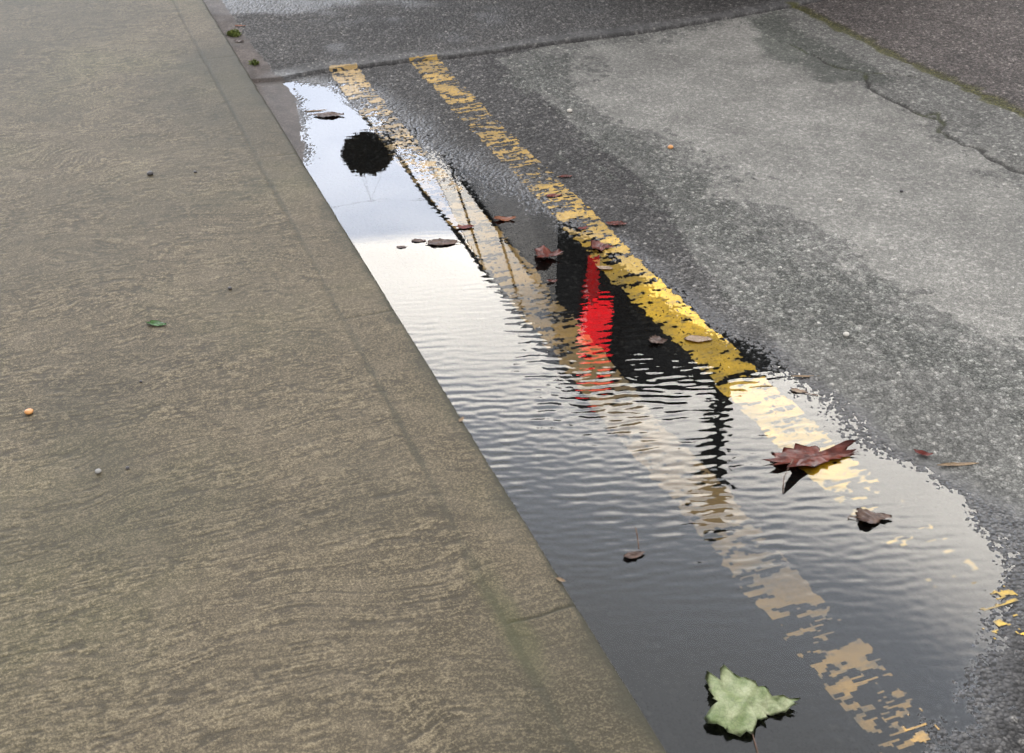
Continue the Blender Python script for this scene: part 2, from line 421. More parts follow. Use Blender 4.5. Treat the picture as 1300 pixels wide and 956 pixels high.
# ------------------------------------------------------------------ road
M_ROAD, M_PAINT, M_WATER, M_PAVE = mat_road(), mat_paint(), mat_water(), mat_pavement()
xs = graded([(-120, 0, 0), (-12, 30, 8), (-1.5, 4, 0.4), (-0.27, 0.4, 0.05), (1.0, 0.0030, 0.0030), (2.0, 0.0036, 0.0050), (3.1, 0.0060, 0.0080), (4.2, 0.02, 0.2), (12, 0.5, 3), (120, 8, 30)])
ys = graded([(-80, 0, 0), (-5, 15, 2), (0.4, 1.0, 0.2), (0.72, 0.03, 0.01), (1.5, 0.0026, 0.0034), (3.0, 0.0034, 0.0055), (5.4, 0.0055, 0.0090), (8, 0.05, 0.4), (20, 0.6, 3), (220, 6, 40)])
def road_z(x, y):
    z = np.empty_like(x); tone = np.empty((len(x), 3)); wet = np.empty_like(x); chip = np.empty_like(x)
    for i in range(0, len(x), 200000):
        s = slice(i, i + 200000)
        z[s], _, tone[s], wet[s], _ = road_fields(x[s], y[s]); chip[s] = road_fields.chip
    return z, {'tone': np.clip(tone, 0.004, 0.6), 'wet': np.clip(wet, 0, 1), 'chip': chip, 'under': sstep(0.0, -0.0008, z)}
road = link('road', grid_mesh('road', xs, ys, road_z), M_ROAD)
tag(road, kind='structure')

# ------------------------------------------------------------------ painted lines
def paint_line(pts, seed, wear, label):
    pts = np.array(pts)
    u = np.arange(-0.056, 0.0561, 0.0026); v = graded([(0.5, 0, 0), (1.5, 0.003, 0.0034), (3.96, 0.0034, 0.0060)])
    def zf(a, b):
        cx = np.interp(b, pts[:, 1], pts[:, 0])
        x = a + cx
        z, macro, tone, wet, cid = road_fields(x, b)
        zz = macro + (z - macro) * 0.55 + 0.0011
        n = fbm(x * 14, b * 70, 4, seed) * 0.8 + fbm(x * 60, b * 200, 2, seed + 3) * 0.9 + (z - macro) * 90
        lum = sstep(-0.5, 0.6, fbm(x * 12, b * 12, 3, seed + 7))
        c = (np.array([[0.62, 0.385, 0.018]]) if seed == 400 else np.array([[0.34, 0.19, 0.032]]) * (0.45 + 0.55 * (sstep(1.7, 2.1, b) + sstep(1.30, 1.12, b)))[:, None]) * (0.62 + 0.55 * lum[:, None])
        dryk = (sstep(2.6, 3.2, b) if seed == 300 else sstep(2.1, 2.6, b) * 0.85 + sstep(2.6, 3.0, b) * 0.15)[:, None]; c = c * (1 - dryk) + (np.array([[0.34, 0.205, 0.034]]) if seed == 400 else np.array([[0.33, 0.215, 0.075]])) * (0.7 + 0.4 * lum[:, None]) * dryk
        drt = wear_dirt(x, b) * (1 - 0.6 * dryk[:, 0])
        c = c * (1 - drt[:, None]) + np.array([[0.17, 0.115, 0.050]]) * drt[:, None]
        w = wear(b)
        thin = sstep(0.0, 0.45, n - w + 0.25 * fbm(x * 90, b * 90, 2, seed + 31))[:, None]      # paint worn thin towards its broken edges
        c = np.array([[0.085, 0.068, 0.040]]) * (1 - (0.30 + 0.70 * thin)) + c * (0.30 + 0.70 * thin)
        edge = np.abs(a + 0.006 * fbm(b * 12 + seed, b * 0, 3, seed + 1)) - 0.049
        keepv = (n > w) & (edge + 0.010 * fbm(x * 60, b * 60, 2, seed + 5) < 0)
        zf.keep = keepv
        zf.x = x
        return zz, {'tone': c, 'wet': wet}
    def wear_dirt(x, b):
        return np.clip(0.30 + 0.7 * fbm(x * 20, b * 20, 3, seed + 20), 0, 0.85) * (0.5 if seed == 300 else 0.42) * sstep(3.3, 1.0, np.abs(b - 2.0) * 0 + b * 0 + 2.2)
    X, Y = np.meshgrid(u, v); a, b = X.ravel(), Y.ravel()
    me = grid_mesh('yellow_line', u, v, zf, keep=lambda x, y, z: zf.keep)
    co = np.empty(len(me.vertices) * 3, np.float32); me.vertices.foreach_get('co', co); co = co.reshape(-1, 3)
    co[:, 0] += np.interp(co[:, 1], pts[:, 1], pts[:, 0]); me.vertices.foreach_set('co', co.ravel()); me.update()
    o = link('yellow_line', me, M_PAINT)
    tag(o, label, kind='structure')
    return o
def wear1(y):
    return np.interp(y, [0.5, 0.95, 1.06, 1.09, 1.15, 1.19, 1.29, 1.33, 1.42, 1.6, 2.4, 3.0, 3.5, 3.75, 3.96], [0.2, 0.1, -0.15, 0.05, 0.2, -0.25, -0.35, -0.1, -0.45, -0.4, -0.25, -0.15, 0.0, -0.2, -0.45])
def wear2(y):
    return np.interp(y, [0.5, 0.95, 1.1, 1.25, 1.38, 1.44, 1.6, 2.1, 2.5, 2.7, 3.3, 3.8, 3.96], [0.6, 0.35, 0.26, 0.30, 0.2, -0.12, -0.3, -0.38, -0.22, -0.06, -0.02, -0.06, -0.3])
paint_line(LINE1, 300, wear1, 'worn yellow line nearest the kerb, mostly under the puddle')
paint_line(LINE2, 400, wear2, 'brighter yellow line farther from the kerb, at the puddle edge')

# ------------------------------------------------------------------ water
def ripples(x, y):
    dx, dy = x + KX, y
    r = dx * math.sin(YAW) + dy * math.cos(YAW)      # distance ahead along the wind
    s = dx * math.cos(YAW) - dy * math.sin(YAW)
    env = 0.05 + 0.60 * sstep(2.62, 2.40, r) + 0.80 * sstep(2.40, 2.05, r)
    env = env * (0.16 + 0.84 * sstep(1.28, 1.62, r)) * (1 - 0.72 * sstep(0.50, 0.72, x))
    env = env * (0.75 + 0.9 * fbm(x * 3, y * 3, 2, 500)) + 0.10 * sstep(1.6, 1.3, r)
    env2 = 0.06 + 0.55 * sstep(2.6, 2.2, r) + 0.25 * sstep(2.7, 3.4, r) * sstep(0.15, 0.4, x)
    z = np.zeros_like(x)
    rr = np.random.RandomState(5)
    warp = 0.010 * fbm(x * 5, y * 5, 2, 510)
    for i in range(34):
        lam = 0.012 * (2.5 ** rr.rand()); th = rr.randn() * 0.27; ph = rr.rand() * 6.28
        k = 2 * math.pi / lam
        sl = 0.0031 * (lam / 0.03) ** 0.3
        arg = k * ((r + warp) * math.cos(th) + s * math.sin(th)) + ph + 1.2 * fbm(x * 6 + i, y * 6, 1, 520 + i)
        z += env * sl / k * np.sin(arg) * (0.6 + 1.4 * np.clip(fbm(x * 4 + i * 3.1, y * 4, 1, 560 + i) + 0.5, 0, 1))
    for i in range(14):
        lam = 0.010 * (3.0 ** rr.rand()); th = rr.rand() * 6.28; ph = rr.rand() * 6.28
        k = 2 * math.pi / lam
        z += env2 * 0.0016 / k * np.sin(k * (r * math.cos(th) + s * math.sin(th)) + ph + 1.5 * fbm(x * 8 + i, y * 8, 1, 600 + i))
    return z
wx = graded([(-0.25, 0, 0), (0.75, 0.0033, 0.0033), (1.2, 0.004, 0.008)])
wy = graded([(0.40, 0, 0), (0.75, 0.01, 0.008), (2.4, 0.0026, 0.0032), (4.2, 0.0032, 0.008)])
def water_z(x, y): return ripples(x, y), {}
def water_keep(x, y, z): return sdist(x, y, P_PUD) > -0.30
pud = link('puddle', grid_mesh('puddle', wx, wy, water_z, keep=water_keep), M_WATER)
tag(pud, kind='structure')

# ------------------------------------------------------------------ pavement with its kerb
KE = 0.0  # X of the kerb edge
def pave_fields(x, y):
    # stroke field: broom drawn across, in overlapping fans
    u, v = x * 1.0, y * 1.0
    wv = 0.30 * fbm(x * 2.2, y * 1.6, 3, 700) + 0.09 * fbm(x * 7, y * 5, 2, 705)
    q = v + 0.10 * fbm(x * 3.1, y * 2.3, 2, 701) + wv * 0.18 + 0.06 * np.abs(fbm(x * 5.5, y * 4.0, 1, 703))
    cxs, cys, cid = worley(x / 0.34 + 0.5, y / 0.40, 710)
    fan = sstep(0.75, 0.45, cxs) * (cid > 0.55) * sstep(-0.2, 0.3, fbm(x * 3, y * 3, 2, 712) + 0.2) * sstep(0.12, 0.3, cxs)
    t = q + 0.10 * fan * cxs
    along = u + 0.3 * fbm(x * 1.5, y * 4, 2, 714)
    r1 = fbm(along * 34 + 3, t * 270, 2, 720)
    r2 = fbm(along * 60 + 9, t * 480, 1, 730)
    r0 = fbm(along * 6, t * 50, 2, 735)
    ridge = r1 * 0.75 + r2 * 0.80 + r0 * 0.12 + 0.75 * fbm(x * 170, y * 170, 2, 737)
    brk = sstep(-0.3, 0.3, fbm(x * 18, y * 30, 4, 740))
    ridge = ridge * (0.45 + 0.75 * brk)
    kerbw = sstep(KE - 0.104, KE - 0.094, x)
    ridge = ridge * (1 - 0.5 * kerbw)
    z = 0.0008 * ridge + 0.0012 * fbm(x * 6, y * 6, 3, 750)
    jx = KE - 0.103 + 0.004 * fbm(y * 5, y * 0, 2, 760)
    d = np.abs(x - jx)
    jf = 1 - sstep(0.002, 0.009, d + 0.005 * fbm(x * 30, y * 30, 2, 762))
    jvis = 0.55 + 0.45 * sstep(-0.3, 0.35, fbm(y * 2.3 + 7, y * 0, 3, 766))
    z = z - 0.0018 * jf * jvis
    cj = at(680, 781, PAVE)[1] + 0.02 * (x - KE)
    cross = (1 - sstep(0.001, 0.004, np.abs(y - cj + 0.006 * fbm(x * 18, x * 0, 3, 770)))) * kerbw
    for jy in (cj + 0.915, cj + 1.83, cj + 2.745, cj + 3.66):
        cross = np.maximum(cross, 0.8 * (1 - sstep(0.001, 0.004, np.abs(y - jy + 0.006 * fbm(x * 18, x * 0 + jy, 3, 771)))) * kerbw)
    z = z - 0.0016 * cross
    sg = np.clip(0.62 * jf * jvis + 0.6 * cross, 0, 1)
    edge = sstep(KE - 0.045, KE - 0.006, x + 0.018 * fbm(x * 14, y * 14, 3, 780))
    sg = np.clip(sg + 0.55 * edge * (0.6 + 0.8 * fbm(x * 9, y * 9, 3, 785)) + 0.22 * sstep(0.05, 0.35, fbm(x * 3.1, y * 3.1, 3, 790)), 0, 1)
    sg = np.clip(sg + 0.6 * sstep(KE - 0.012, KE - 0.003, x + 0.006 * fbm(x * 40, y * 40, 2, 787)), 0, 1)  # dark line coloured along the arris, as the kerb face below is hidden
    # dark soft stains far on the left, dark hand-sized patch
    sg = np.clip(sg + 0.35 * sstep(0.0, 0.4, fbm(x * 2.0 + 4, y * 1.1, 3, 795)), 0, 0.9)
    moss = (1 - sstep(0.004, 0.030, np.abs(x - jx - 0.008) + 0.014 * fbm(x * 20, y * 20, 2, 797))) * sstep(0.0, 0.3, fbm(y * 1.6, y * 0 + 2, 2, 799)) * 0.5
    return z, np.clip(0.5 + ridge * 0.85, 0, 1), sg, moss
px_ = graded([(-2.6, 0, 0), (-1.1, 0.2, 0.05), (KE - 0.0, 0.0022, 0.0022)])
py_ = graded([(-6, 0, 0), (0.6, 1.0, 0.1), (0.82, 0.02, 0.01), (1.6, 0.0018, 0.0026), (3.0, 0.0026, 0.0048), (5.6, 0.0048, 0.0090), (8, 0.05, 0.4), (60, 1, 8)])
def pave_z(x, y):
    z = np.empty_like(x); rdg = np.empty_like(x); sg = np.empty_like(x); mo = np.empty_like(x)
    for i in range(0, len(x), 200000):
        s = slice(i, i + 200000)
        z[s], rdg[s], sg[s], mo[s] = pave_fields(x[s], y[s])
    # rounded, slightly chipped arris
    e = np.clip((x - (KE - 0.007)) / 0.007, 0, 1)
    chip = 0.004 * np.clip(fbm(y * 14, y * 0, 4, 801), 0, 1)
    z = z - 0.004 * e ** 2 - chip * sstep(KE - 0.012, KE, x)
    return z + PAVE, {'ridge': rdg, 'stain_and_edge': sg, 'moss': mo}
pm = grid_mesh('pavement', px_, py_, pave_z)
# close the slab: kerb face down into the channel and a back face
bm = bmesh.new(); bm.from_mesh(pm)
xmax, xmin = px_[-1], px_[0]
be = [e for e in bm.edges if e.is_boundary and (abs(e.verts[0].co.x - xmax) < 1e-5 and abs(e.verts[1].co.x - xmax) < 1e-5)]
r_ = bmesh.ops.extrude_edge_only(bm, edges=be)
for vv in [g_ for g_ in r_['geom'] if isinstance(g_, bmesh.types.BMVert)]:
    vv.co.z = -0.06; vv.co.x += 0.004 * (0.5 + 0.5 * math.sin(vv.co.y * 9))
bm.to_mesh(pm); bm.free()
pave = link('pavement', pm, M_PAVE)
tag(pave, kind='structure')

# ------------------------------------------------------------------ far side: kerbed pavement
def slab(name, x0, x1, y0, y1, z0, z1, mat, kind='structure', bev=0.012):
    b = bmesh.new(); bmesh.ops.create_cube(b, size=1)
    for v in b.verts:
        v.co = Vector(((x0 + x1) / 2 + v.co.x * (x1 - x0), (y0 + y1) / 2 + v.co.y * (y1 - y0), (z0 + z1) / 2 + v.co.z * (z1 - z0)))
    if bev: bmesh.ops.bevel(b, geom=b.edges[:], offset=bev, segments=2, affect='EDGES')
    me = bpy.data.meshes.new(name); b.to_mesh(me); b.free()
    o = link(name, me, mat); o['kind'] = kind; return o
M_CONC = simple('grey_concrete', (0.20, 0.19, 0.17), (0.28, 0.27, 0.24), 9, 0.8, 0.002)
slab('far_pavement', 3.6, 4.955, 6.5, 60, -0.1, 0.12, M_CONC)

# ------------------------------------------------------------------ generic mesh part builders
def bm_obj(name, fn, mat, parent=None, smooth=False):
    b = bmesh.new(); fn(b)
    me = bpy.data.meshes.new(name); b.to_mesh(me); b.free()
    if smooth:
        for p_ in me.polygons: p_.use_smooth = True
    return link(name, me, mat, parent)
def box(b, c, s, rot=None, bev=0):
    r = bmesh.ops.create_cube(b, size=1); vs = r['verts']
    for v in vs:
        p_ = Vector((v.co.x * s[0], v.co.y * s[1], v.co.z * s[2]))
        if rot is not None: p_ = rot @ p_
        v.co = p_ + Vector(c)
    if bev:
        es = list({e for v in vs for e in v.link_edges})
        bmesh.ops.bevel(b, geom=es, offset=bev, segments=2, affect='EDGES')
def cyl(b, p0, p1, r0, r1=None, n=16):
    p0, p1 = Vector(p0), Vector(p1); d = p1 - p0
    r = bmesh.ops.create_cone(b, segments=n, radius1=r0, radius2=r0 if r1 is None else r1, depth=d.length, cap_ends=True)
    q = Vector((0, 0, 1)).rotation_difference(d.normalized()).to_matrix()
    for v in r['verts']: v.co = q @ v.co + (p0 + p1) / 2
def empty(name, loc, rz=0):
    o = bpy.data.objects.new(name, None); COL.objects.link(o); o.location = loc; o.rotation_euler = (0, 0, rz); return o

# ------------------------------------------------------------------ black car ahead, tail lamps lit
M_BLACK = simple('black_car_paint', (0.006, 0.006, 0.007), (0.008, 0.008, 0.009), 3, 0.32, spec=0.14)
M_GLASS = simple('dark_window_glass', (0.012, 0.013, 0.014), (0.015, 0.016, 0.018), 2, 0.04, spec=0.5)
M_RUB = simple('tyre_rubber', (0.018, 0.018, 0.018), (0.03, 0.03, 0.03), 30, 0.8, 0.002)
M_PLAS = simple('black_plastic_trim', (0.012, 0.012, 0.012), (0.018, 0.018, 0.018), 40, 0.6)
M_ALLOY = simple('alloy_rim', (0.35, 0.35, 0.36), (0.42, 0.42, 0.43), 10, 0.35, metal=0.9)
M_PLATE = simple('number_plate', (0.45, 0.34, 0.05), (0.48, 0.36, 0.06), 5, 0.4)
W = 0.90
def emis(name, c, s):
    m, nt, N, L, out = newmat(name)
    p = N.new('ShaderNodeBsdfPrincipled'); L.new(p.outputs[0], out.inputs[0])
    p.inputs['Base Color'].default_value = (0.25, 0.01, 0.01, 1); p.inputs['Roughness'].default_value = 0.2
    tc = N.new('ShaderNodeTexCoord'); w = N.new('ShaderNodeTexWave'); w.inputs['Scale'].default_value = 40; w.bands_direction = 'Z'
    L.new(tc.outputs['Object'], w.inputs['Vector'])
    mr = N.new('ShaderNodeMapRange'); mr.inputs['To Min'].default_value = s * 0.6; mr.inputs['To Max'].default_value = s
    L.new(w.outputs['Fac'], mr.inputs['Value']); L.new(mr.outputs[0], p.inputs['Emission Strength'])
    p.inputs['Emission Color'].default_value = (*c, 1)
    if s > 10:      # a filament glow in the middle of the lens
        g = N.new('ShaderNodeTexGradient'); g.gradient_type = 'SPHERICAL'
        mp = N.new('ShaderNodeMapping'); mp.inputs['Location'].default_value = (0.5 * 0.90 / 0.12 * 0, 0, 0)
        vm = N.new('ShaderNodeVectorMath'); vm.operation = 'SUBTRACT'; vm.inputs[1].default_value = (-(W - 0.185), 0.06, 1.20)
        vs = N.new('ShaderNodeVectorMath'); vs.operation = 'MULTIPLY'; vs.inputs[1].default_value = (11, 4, 5.0)
        L.new(tc.outputs['Object'], vm.inputs[0]); L.new(vm.outputs[0], vs.inputs[0]); L.new(vs.outputs[0], g.inputs[0])
        cr = N.new('ShaderNodeValToRGB'); cr.color_ramp.elements[0].color = (0.10, 0.001, 0.001, 1); cr.color_ramp.elements[1].color = (1.0, 0.20, 0.03, 1)
        e = cr.color_ramp.elements.new(0.38); e.color = (0.48, 0.004, 0.005, 1)
        cr.color_ramp.elements[-1].position = 0.85
        L.new(g.outputs['Fac'], cr.inputs[0]); L.new(cr.outputs[0], p.inputs['Emission Color'])
    return m
M_LAMP_DIM, M_LAMP_BRIGHT = emis('tail_lamp_red', (1, 0.005, 0.008), 2.6), emis('brake_lamp_red', (1, 0.012, 0.02), 10)
def mir(px, py, h):
    r = ray(px, py); t = (-h - H) / r[2]
    return (-KX + t * r[0], t * r[1], h)
CAR_Y, CAR_RZ = 4.46, R(-2)
CAR_X = 1.37
car = empty('parked_car', (CAR_X + 0.90, CAR_Y, 0.0), CAR_RZ)
car.scale = (1, 1, 1.18)
tag(car, 'black tall car with red tail lamp lit, mirrored upside down in the puddle', 'car')
def car_body(b):
    # side profile (y forward from the tail, z), lofted across with tumblehome
    prof = [(0.03, 0.42), (0.0, 0.62), (0.02, 0.98), (0.10, 1.20), (0.22, 1.66), (0.42, 1.76), (1.6, 1.80), (2.35, 1.74), (3.05, 1.28), (3.95, 1.12),
            (4.22, 0.92), (4.28, 0.60), (4.22, 0.34), (3.85, 0.28), (3.80, 0.55), (3.62, 0.70), (3.38, 0.74), (3.14, 0.68), (2.98, 0.50), (2.95, 0.28),
            (1.28, 0.28), (1.25, 0.50), (1.08, 0.70), (0.84, 0.76), (0.60, 0.70), (0.44, 0.52), (0.40, 0.32)]
    def wid(z): return W if z < 1.12 else W - (z - 1.12) * 0.22 / 0.68
    stations = [-1, -0.93, 0, 0.93, 1]
    rows = []
    for s in stations:
        inset = 0.0 if abs(s) < 0.99 else 0.035
        row = []
        cy, cz = 2.1, 0.95
        for (y, z) in prof:
            yy = y + (cy - y) * (0.015 if inset else 0); zz = z + (cz - z) * (0.04 if inset and z > 1.6 else 0)
            bow = 0.05 * (1 - (s * s)) * (-1 if y < 0.3 else 0) + ((0.11 if abs(s) > 0.99 else 0.015 if abs(s) > 0.9 else 0) if y < 0.3 else 0)
            row.append(b.verts.new((s * wid(z), yy + bow, zz)))
        rows.append(row)
    n = len(prof)
    for a, c in zip(rows[:-1], rows[1:]):
        for i in range(n): b.faces.new((a[i], a[(i + 1) % n], c[(i + 1) % n], c[i]))
    b.faces.new(rows[0][::-1]); b.faces.new(rows[-1])
    bmesh.ops.recalc_face_normals(b, faces=b.faces[:])
bm_obj('body', car_body, M_BLACK, car)
def side_win(s, pts):
    def f(b):
        vs = []
        for y, z in pts:
            vs.append(b.verts.new((s * (W - (z - 1.12) * 0.22 / 0.68 + 0.006), y, z)))
        vi = [b.verts.new((v.co.x - s * 0.01, v.co.y, v.co.z)) for v in vs]
        b.faces.new(vs); b.faces.new(vi[::-1])
        for i in range(len(vs)): b.faces.new((vs[i], vi[i], vi[(i + 1) % len(vs)], vs[(i + 1) % len(vs)]))
        bmesh.ops.recalc_face_normals(b, faces=b.faces[:])
    return f
for s in (-1, 1):
    bm_obj('window', side_win(s, [(0.36, 1.22), (1.02, 1.20), (1.02, 1.66), (0.50, 1.64)]), M_GLASS, car)
    bm_obj('window', side_win(s, [(1.10, 1.20), (1.88, 1.18), (1.82, 1.68), (1.10, 1.67)]), M_GLASS, car)
    bm_obj('window', side_win(s, [(1.98, 1.18), (2.86, 1.18), (2.34, 1.62), (1.92, 1.68)]), M_GLASS, car)
    # tall lamp cluster on the rear corner, slightly proud
    x = s * (W - 0.085)
    def cl(b, s=s): box(b, (s * (W - 0.115), 0.040, 1.005), (0.05, 0.10, 0.22), Matrix.Rotation(-0.05, 3, 'X'), 0.02)
    bm_obj('tail_lamp', cl, M_LAMP_DIM, car)
    def cb(b, s=s): box(b, (s * (W - 0.165), 0.100, 1.255), (0.125, 0.10, 0.25), Matrix.Rotation(-0.28, 3, 'X'), 0.02)
    bm_obj('brake_lamp', cb, M_LAMP_BRIGHT, car)
    bm_obj('wing_mirror', lambda b, s=s: box(b, (s * (W + 0.10), 2.72, 1.20), (0.20, 0.12, 0.15), None, 0.03), M_PLAS, car)
    for y in (0.84, 3.38):
        whl = bm_obj('wheel', lambda b, s=s, y=y: cyl(b, (s * 0.66, y, 0.34), (s * 0.87, y, 0.34), 0.34, 0.335, 40), M_RUB, car)
        def rim(b, s=s, y=y):
            cyl(b, (s * 0.80, y, 0.34), (s * 0.878, y, 0.34), 0.22, 0.20, 32)
            for k in range(5):
                a = k * 2 * math.pi / 5
                box(b, (s * 0.885, y + 0.11 * math.cos(a), 0.34 + 0.11 * math.sin(a)), (0.02, 0.19, 0.05), Matrix.Rotation(a, 3, 'X'))
        bm_obj('rim', rim, M_ALLOY, whl)
bm_obj('rear_window', lambda b: box(b, (0, 0.140, 1.45), (1.16, 0.03, 0.36), Matrix.Rotation(-0.256, 3, 'X'), 0.01), M_GLASS, car)
bm_obj('bumper', lambda b: box(b, (0, 0.0, 0.50), (1.74, 0.16, 0.24), None, 0.05), M_PLAS, car)
bm_obj('number_plate', lambda b: box(b, (0, -0.06, 0.80), (0.52, 0.02, 0.11)), M_PLATE, car)
bm_obj('wiper', lambda b: box(b, (0.1, 0.06, 1.32), (0.5, 0.02, 0.02), Matrix.Rotation(0.15, 3, 'Y')), M_PLAS, car)

# ------------------------------------------------------------------ terrace on the far side
M_CREAM = simple('cream_render', (0.66, 0.62, 0.56), (0.76, 0.72, 0.66), 1.5, 0.85, 0.003)
M_SLATE = simple('roof_slate', (0.05, 0.052, 0.06), (0.09, 0.09, 0.10), 8, 0.6, 0.01)
M_FRAME = simple('white_window_frame', (0.7, 0.7, 0.68), (0.78, 0.78, 0.76), 8, 0.5)
M_GUTTER = simple('mossy_black_gutter', (0.012, 0.016, 0.010), (0.035, 0.045, 0.018), 3, 0.7)
M_DOOR = simple('dark_green_door_paint', (0.02, 0.05, 0.035), (0.025, 0.06, 0.04), 5, 0.35)
M_BRICK = simple('brown_brick', (0.16, 0.09, 0.06), (0.26, 0.15, 0.10), 12, 0.85, 0.004)
BX = 4.95
def house(y0, y1, label, wallmat, eave, nwin):
    o = empty('terraced_house', (BX, y0, 0)); tag(o, label, 'house', 'terraced houses beyond the road')
    w, dpt = y1 - y0, 7.0
    bm_obj('wall', lambda b: box(b, (dpt / 2, w / 2, eave / 2), (dpt, w - 0.004, eave)), wallmat, o)
    def rf(b):
        p_ = [(-0.05, eave + 0.02), (dpt / 2, eave + 1.3), (dpt + 0.15, eave + 0.02), (dpt, eave - 0.0 + 0.004), (0.0, eave + 0.004)]
        A = [b.verts.new((x, 0.003, z)) for x, z in p_]; B = [b.verts.new((x, w - 0.003, z)) for x, z in p_]
        n = len(p_)
        for i in range(n): b.faces.new((A[i], A[(i + 1) % n], B[(i + 1) % n], B[i]))
        b.faces.new(A[::-1]); b.faces.new(B); bmesh.ops.recalc_face_normals(b, faces=b.faces[:])
    roof = bm_obj('roof', rf, M_SLATE, o)
    bm_obj('chimney', lambda b: (box(b, (dpt / 2, w - 0.6, eave + 1.6), (0.6, 0.8, 1.3)), cyl(b, (dpt / 2, w - 0.75, eave + 2.2), (dpt / 2, w - 0.75, eave + 2.6), 0.12), cyl(b, (dpt / 2, w - 0.45, eave + 2.2), (dpt / 2, w - 0.45, eave + 2.6), 0.12)), M_BRICK, roof)
    bm_obj('gutter', lambda b: box(b, (-0.11, w / 2, eave - 0.03), (0.14, w - 0.01, 0.16), None, 0.03), M_GUTTER, o)
    for k in range(nwin):
        yc = w * (k + 0.5) / nwin
        for zc, hh in ((1.6, 1.5), (4.2, 1.4)):
            if k == 0 and zc < 2: continue
            f = bm_obj('window', lambda b: (box(b, (-0.02, yc, zc + hh / 2), (0.07, 1.0, 0.06)), box(b, (-0.02, yc, zc - hh / 2), (0.07, 1.0, 0.06)),
                                            box(b, (-0.02, yc - 0.47, zc), (0.066, 0.06, hh - 0.06)), box(b, (-0.02, yc + 0.47, zc), (0.066, 0.06, hh - 0.06)), box(b, (-0.02, yc, zc), (0.06, 0.88, 0.05))), M_FRAME, o)
            bm_obj('pane', lambda b: box(b, (-0.008, yc, zc), (0.03, 0.88, hh - 0.06)), M_GLASS, f)
            bm_obj('sill', lambda b: box(b, (-0.07, yc, zc - hh / 2 - 0.08), (0.16, 1.14, 0.08)), M_CONC, f)
    d = bm_obj('door', lambda b: box(b, (-0.015, w * 0.5 / nwin, 1.13), (0.06, 0.9, 2.02)), M_DOOR, o)
    bm_obj('handle', lambda b: cyl(b, (-0.05, w * 0.5 / nwin + 0.3, 1.1), (-0.10, w * 0.5 / nwin + 0.3, 1.1), 0.03), M_ALLOY, d)
house(12.2, 17.6, 'cream rendered house with mossy gutter, nearest of the row mirrored in the puddle', M_CREAM, 6.0, 2)
house(17.6, 23.6, 'middle cream house of the row, mirrored beside the dark eaves line', M_CREAM, 6.02, 3)
house(23.6, 30.0, 'farthest brown brick house of the row beyond the road', M_BRICK, 5.98, 3)

# ------------------------------------------------------------------ black cable along the street, with its pole
M_POST = simple('dark_iron', (0.012, 0.012, 0.012), (0.03, 0.03, 0.028), 10, 0.55, 0.002)
M_CABLE = simple('black_cable', (0.010, 0.014, 0.008), (0.02, 0.026, 0.014), 20, 0.7)
oc = empty('overhead_cable', (0, 0, 0)); tag(oc, 'thick black overhead cable mirrored as a dark wavy line along the bright sky', 'cable')
M_WOODP = simple('tarred_wood', (0.03, 0.025, 0.02), (0.05, 0.04, 0.03), 8, 0.8)
for yb in (12.6, 21.5, 31.0):
    bm_obj('bracket', lambda b: (box(b, (4.63, yb, 5.93), (0.66, 0.04, 0.04)), box(b, (4.925, yb, 5.80), (0.04, 0.05, 0.30))), M_POST, oc)
def cabf(b):
    pts = []
    for i in range(60):
        t = i / 59; yy = 11.8 + 26 * t
        pts.append((4.31 + 0.02 * math.sin(yy * 2.1), yy, 6.02 + 0.10 * math.sin(yy * 0.9) * 0.3 - 0.5 * t * (1 - t) * 0.4))
    for a, c in zip(pts[:-1], pts[1:]): cyl(b, a, c, 0.032 + 0.008 * math.sin(a[1] * 5), n=7)
bm_obj('cable', cabf, M_CABLE, oc)

# ------------------------------------------------------------------ lamp post, hanging basket on its wire
post = empty('street_lamp', (3.80, 7.2, 0.12)); tag(post, 'dark unlit lamp post mirrored as a wavy dark stripe at the puddle edge', 'street lamp')
def pf(b):
    cyl(b, (0, 0, 0), (0, 0, 0.9), 0.11, 0.10); cyl(b, (0, 0, 0.9), (0, 0, 1.0), 0.13, 0.07); cyl(b, (0, 0, 1.0), (0, 0, 4.3), 0.075, 0.06)
bm_obj('post', pf, M_POST, post)
def lf(b):
    cyl(b, (0, 0, 4.3), (0, 0, 4.36), 0.05, 0.10, 8); cyl(b, (0, 0, 4.36), (0, 0, 4.66), 0.09, 0.15, 8); cyl(b, (0, 0, 4.66), (0, 0, 4.84), 0.18, 0.03, 8)
bm_obj('lantern', lf, M_POST, post)
cap = bm_obj('finial', lambda b: cyl(b, (0, 0, 4.84), (0, 0, 4.94), 0.02, 0.008), M_POST, post)

